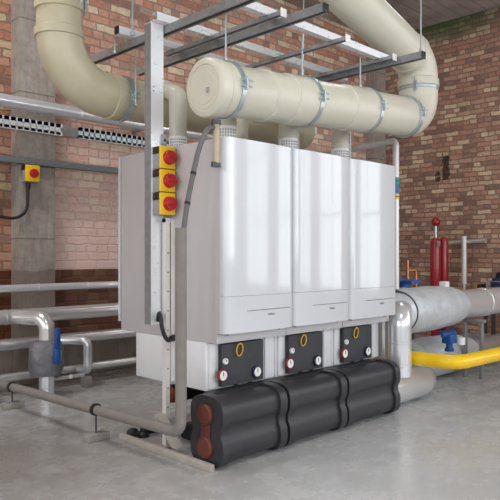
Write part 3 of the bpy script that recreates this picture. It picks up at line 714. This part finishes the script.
m = MB().box(4.56, 4.62, by-.03, by+.03, bz+.145, bz+.195, .006); o = m.build('thermostat_box', 'white'); tag(o, 'small white box on top of the jacketed flow pipe', 'box')
def stand(x, y, z1, label):
    o = thing('pipe_stand', (x, y, 0), label, 'stand', 'steel stands under the flow pipe')
    for s in (-.07, .07): MB().box(x-.02, x+.02, y+s-.012, y+s+.012, .0, z1, .002).build('leg', 'galv_dull', o)
    MB().box(x-.025, x+.025, y-.10, y+.10, z1, z1+.025, .002).build('crossbar', 'galv_dull', o)
stand(4.98, 2.40, .452, 'steel pipe stand under the flow pipe just past the jacket')
stand(5.75, 2.40, .452, 'steel pipe stand under the flow pipe near the right edge')
# return pipe on the floor
t = thing('insulated_pipe', (3.9, 2.4, 0), 'silver return pipe elbow lying on the floor beneath the yellow pipe', 'pipe')
MB().bend([(3.54, 2.34, .121), (4.12, 2.34, .121), (4.12, 2.66, .135), (5.0, 2.66, .16)], .117, [0, .13, .13, 0], 36, 3).build('cladding', 'foil', t)
MB().tube([(4.38, 2.64, .17), (4.42, 2.64, .17), (4.6, 2.645, .17), (5.1, 2.65, .165), (5.3, 2.65, .16), (5.42, 2.65, .155)], [.11, .15, .166, .16, .13, .10], 36).build('fabric_jacket', 'jacket', t)
MB().tube([(5.4, 2.65, .155), (7.15, 2.65, .155)], .09, 28).build('end_pipe', 'foil_dirty', t)
# gas pipe
t = thing('gas_pipe', (3.83, 1.99, .3), 'bright yellow gas pipe bending round towards the right edge', 'pipe')
MB().bend([(3.825, 2.60, .42), (3.825, 2.60, .305), (3.835, 1.965, .305), (7.0, 1.78, .315)], .047, [0, .06, .13, 0], 28, 8).build('pipe', 'gasyellow', t)
m = MB().cyl((5.6, 1.86, 0), (5.6, 1.86, .266), .012, 10); m.build('support_leg', 'galv_dull', t)
# blue valves
t = thing('butterfly_valve', (4.05, 2.75, .45), 'blue butterfly valve topping the fabric jacket beside the boilers', 'valve')
x, y = 4.26, 2.60
MB().lathe((x, y, .70), (0, 0, 1), [(0, .03), (.05, .03), (.055, .045), (.085, .045), (.09, .02)], 20).build('neck', 'blue', t)
m = MB().box(x-.05, x+.09, y-.09, y+.10, .785, .81, .006); m.box(x-.12, x+.02, y-.02, y+.02, .80, .82, .004); m.build('handle', 'blue', t)
t = thing('gate_valve', (4.7, 2.3, .33), 'blue gate valve with white cap above the floor return pipe', 'valve')
x, y = 4.50, 2.36
m = MB().box(x-.05, x+.05, y-.04, y+.04, .33, .40, .01); m.box(x-.11, x+.10, y-.015, y+.015, .385, .415, .006); m.build('body', 'blue', t)
MB().lathe((x, y, .27), (0, 0, 1), [(0, .035), (.02, .035), (.025, .025), (.07, .025)], 16).build('flange', 'blue', t)
MB().lathe((x+.07, y-.06, .32), (0, 0, 1), [(0, .03), (.05, .03), (.055, .025)], 16).build('white_cap', 'white', t)
m = MB(); 
for k in range(6): m.box(x-.10+k*.035, x-.075+k*.035, y+.0, y+.04, .41, .425)
m.build('bolt_row', 'blue', t)
t = thing('valve_lever', (5.1, 3.1, .42), 'dark blue lever in the shadow under the flow pipe', 'valve')
MB().box(5.05, 5.5, 3.02, 3.05, .40, .43, .006).build('lever', 'blue', t); MB().cyl((5.1, 3.035, 0), (5.1, 3.035, .40), .02, 12).build('stem', 'bracket', t)
# vertical white tube with identification tape
t = thing('vertical_tube', (3.90, 2.45, .9), 'white vertical tube with coloured tape right of the boilers', 'pipe')
MB().bend([(3.90, 2.45, .76), (3.90, 2.45, 1.805), (3.90, 3.15, 1.775)], .0225, .035, 18, 6).build('tube', 'pipewhite', t)
for z0, z1, mt in ((1.39, 1.405, 'yellow'), (1.405, 1.415, 'green'), (1.415, 1.43, 'yellow'), (1.43, 1.455, 'bluetape'), (1.455, 1.475, 'purple'), (1.475, 1.495, 'bluetape'), (1.495, 1.51, 'green'), (1.51, 1.53, 'bluetape'), (1.53, 1.545, 'green')):
    MB().lathe((3.90, 2.45, z0), (0, 0, 1), [(0, .0225), (.0005, .0235), (z1-z0-.0005, .0235), (z1-z0, .0225)], 18).build('identification_tape', mt, t)
t = thing('copper_pipework', (4.02, 2.75, .7), 'small bare copper loop and red fitting behind the white tube', 'pipe')
MB().tube([(4.40, 2.66, .70), (4.40, 2.66, .96)], .012, 12).build('copper_tube', 'brownpipe', t)
MB().bend([(4.40, 2.66, .88), (4.49, 2.64, .88), (4.49, 2.64, .72)], .012, .025, 12).build('copper_tube', 'brownpipe', t)
MB().lathe((4.30, 2.683, .70), (0, 0, 1), [(0, .024), (.06, .024), (.07, .034), (.12, .034), (.15, .026), (.17, .012)], 16).build('red_fitting', 'brown', t)
# behind: red cylinders
t = thing('red_cylinder', (6.6, 3.6, 0), 'tall red cylinder with a red ball knob on its stem, by the wall', 'cylinder')
def rc(x, y, zt, r, tt): return MB().lathe((x, y, .30), (0, 0, 1), [(0, r*.9), (.02, r), (zt-.36, r), (zt-.32, r*.85), (zt-.30, r*.3)], 24).build('body', 'redpaint', tt)
cxr, cyr = 6.75, 3.71
rc(cxr, cyr, 1.20, .062, t)
MB().box(cxr-.07, cxr-.01, cyr-.062, cyr-.055, 1.10, 1.16, .001).build('paper_label', 'greylabel', t)
MB().cyl((cxr, cyr, 1.19), (cxr, cyr, 1.34), .016, 12).build('stem', 'band', t)
MB().lathe((cxr, cyr, 1.335), (0, 0, 1), [(0, .02), (.015, .042), (.035, .05), (.06, .05), (.08, .042), (.098, .02)], 20).build('knob', 'redpaint', t)
MB().box(cxr-.04, cxr+.04, cyr-.04, cyr+.04, 0, .30, .005).build('pedestal', 'redpaint', t)
t = thing('red_cylinder', (6.8, 3.58, 0), 'slimmer red cylinder without knob, right beside the knobbed one', 'cylinder')
rc(6.88, 3.68, 1.21, .055, t); MB().box(6.85, 6.91, 3.65, 3.71, 0, .30, .005).build('pedestal', 'redpaint', t)
t = thing('wall_pipe', (7.05, 3.4, 1.1), 'silver crossbar with a hanging white pipe on the right brick wall', 'pipe')
MB().cyl((7.10, 3.30, 1.165), (7.10, 3.72, 1.145), .026, 16).build('crossbar', 'foil_dirty', t)
MB().lathe((7.10, 3.27, 1.166), (0, 1, 0), [(0, .03), (.03, .03)], 16).build('end_cap', 'foil_dirty', t)
MB().cyl((7.05, 3.51, .66), (7.05, 3.51, 1.22), .030, 18).build('drop_pipe', 'pipewhite', t)
MB().cyl((7.05, 3.51, .58), (7.05, 3.51, .66), .018, 12).build('tail', 'foil_dirty', t)
m = MB().box(7.12, 7.2, 3.40, 3.43, 1.14, 1.17); m.box(7.12, 7.2, 3.60, 3.63, 1.13, 1.16); m.build('wall_bracket', 'galv_dull', t)
# bench with containers
t = thing('steel_bench', (6.45, 2.85, 0), 'low steel bench behind the flow pipe at the right edge', 'bench')
MB().box(6.2, 6.75, 2.76, 3.14, .58, .605, .003).build('bench_top', 'bracket', t)
for x in (6.22, 6.69):
    for y in (2.78, 3.08): MB().box(x, x+.03, y, y+.03, 0, .58).build('leg', 'bracket', t)
def jug(x, y, w, d, h, body, label, stripe=None, cap=None, cat='container'):
    t = thing('container', (x, y, .605), label, cat)
    MB().box(x-d/2, x+d/2, y-w/2, y+w/2, .605, .605+h, .012).build('body', body, t)
    if stripe: MB().box(x-d/2-.001, x+d/2+.001, y-w/2-.001, y+w/2+.001, .605+h*.72, .605+h*.84, .012).build('stripe', stripe, t)
    if cap: MB().lathe((x, y, .605+h), (0, 0, 1), [(0, w*.42), (.05, w*.4), (.06, w*.3)], 20).build('cap', cap, t)
jug(6.45, 2.795, .16, .16, .16, 'navy', 'navy container with yellow stripe and black cap at the right edge', 'yellow', 'rubber')
jug(6.45, 2.925, .05, .10, .13, 'greylabel', 'narrow grey carton between the black and navy containers')
jug(6.45, 3.02, .06, .1, .09, 'rubber', 'small black tub with yellow edge at the left of the containers')
MB().box(6.40, 6.50, 3.05, 3.056, .606, .69).build('yellow_label', 'yellow', bpy.data.objects['container.002'])
m = MB().box(5.9, 6.15, 2.78, 2.98, 0, .22, .01); tag(m.build('grey_box', 'greylabel'), 'grey box on the floor under the bench at the right', 'box')
# strut seen below the front duct, carried on the back boilers' pipework
o = thing('hanging_strut', (4.0, 3.38, 2.0), 'short bright galvanised strut glimpsed under the duct between flue outlets', 'strut')
MB().box(3.83, 4.15, 3.36, 3.40, 2.0, 2.06, .002).build('strut', 'galv', o)
MB().cyl((4.0, 3.38, 2.06), (4.0, 3.38, ZC), .005, 8).build('rod', 'band', o)

# ------------------------------------------------------------------ light and camera
def area(loc, rot, sx, sy, power, col=(1, 1, 1)):
    l = bpy.data.lights.new('daylight', 'AREA'); l.shape = 'RECTANGLE'; l.size = sx; l.size_y = sy; l.energy = power; l.color = col
    o = bpy.data.objects.new('window_daylight', l); COL.objects.link(o); o.location = loc; o.rotation_euler = rot
for (a, b) in WINF: area(((a+b)/2, YB-.32, 2.15), (math.pi/2, 0, 0), b-a, 2.5, 52, (.96, .98, 1))
for (a, b) in WINS: area((XB-.32, (a+b)/2, 2.15), (math.pi/2, 0, -math.pi/2), b-a, 2.5, (32, 36, 52, 44)[WINS.index((a, b))], (1, .98, .98))
area((XR+.32, -3.05, 2.12), (math.pi/2, 0, math.pi/2), 1.7, 3.25, 42, (.97, .985, 1))
area((XR+.32, -.95, 2.12), (math.pi/2, 0, math.pi/2), 1.5, 3.25, 37, (.97, .985, 1))
# unseen strip lamps added to brighten the room
def lamp(x, y, p, label):
    t = thing('ceiling_lamp', (x, y, ZC), label, 'lamp', 'ceiling strip lamps')
    MB().box(x-.6, x+.6, y-.08, y+.08, ZC-.06, ZC, .004).build('housing', 'white', t)
    l = bpy.data.lights.new('strip', 'AREA'); l.shape = 'RECTANGLE'; l.size = 1.15; l.size_y = .12; l.energy = p
    o = bpy.data.objects.new('lamp_tube', l); COL.objects.link(o); o.parent = t; o.location = (0, 0, -.07)
lamp(1.0, 3.6, 40, 'strip lamp on the ceiling over the left wall pipes')
lamp(5.4, 3.0, 10, 'strip lamp on the ceiling over the right corner')
lamp(1.4, .2, 35, 'strip lamp on the ceiling over the open floor')
W = bpy.data.worlds.new('World'); S.world = W; W.use_nodes = True
W.node_tree.nodes['Background'].inputs[0].default_value = (.85, .92, 1, 1); W.node_tree.nodes['Background'].inputs[1].default_value = 1.0
cam = bpy.data.cameras.new('Camera'); co = bpy.data.objects.new('Camera', cam); COL.objects.link(co)
cam.sensor_width = 36; cam.lens = 639/500*36; cam.shift_y = .01; cam.clip_start = .02
co.location = (0, 0, 1); co.rotation_euler = (math.pi/2, 0, -math.pi/4)
S.camera = co
S.view_settings.view_transform = 'Standard'; S.view_settings.look = 'None'; S.view_settings.exposure = 0; S.view_settings.gamma = 1
S.view_settings.use_curve_mapping = False
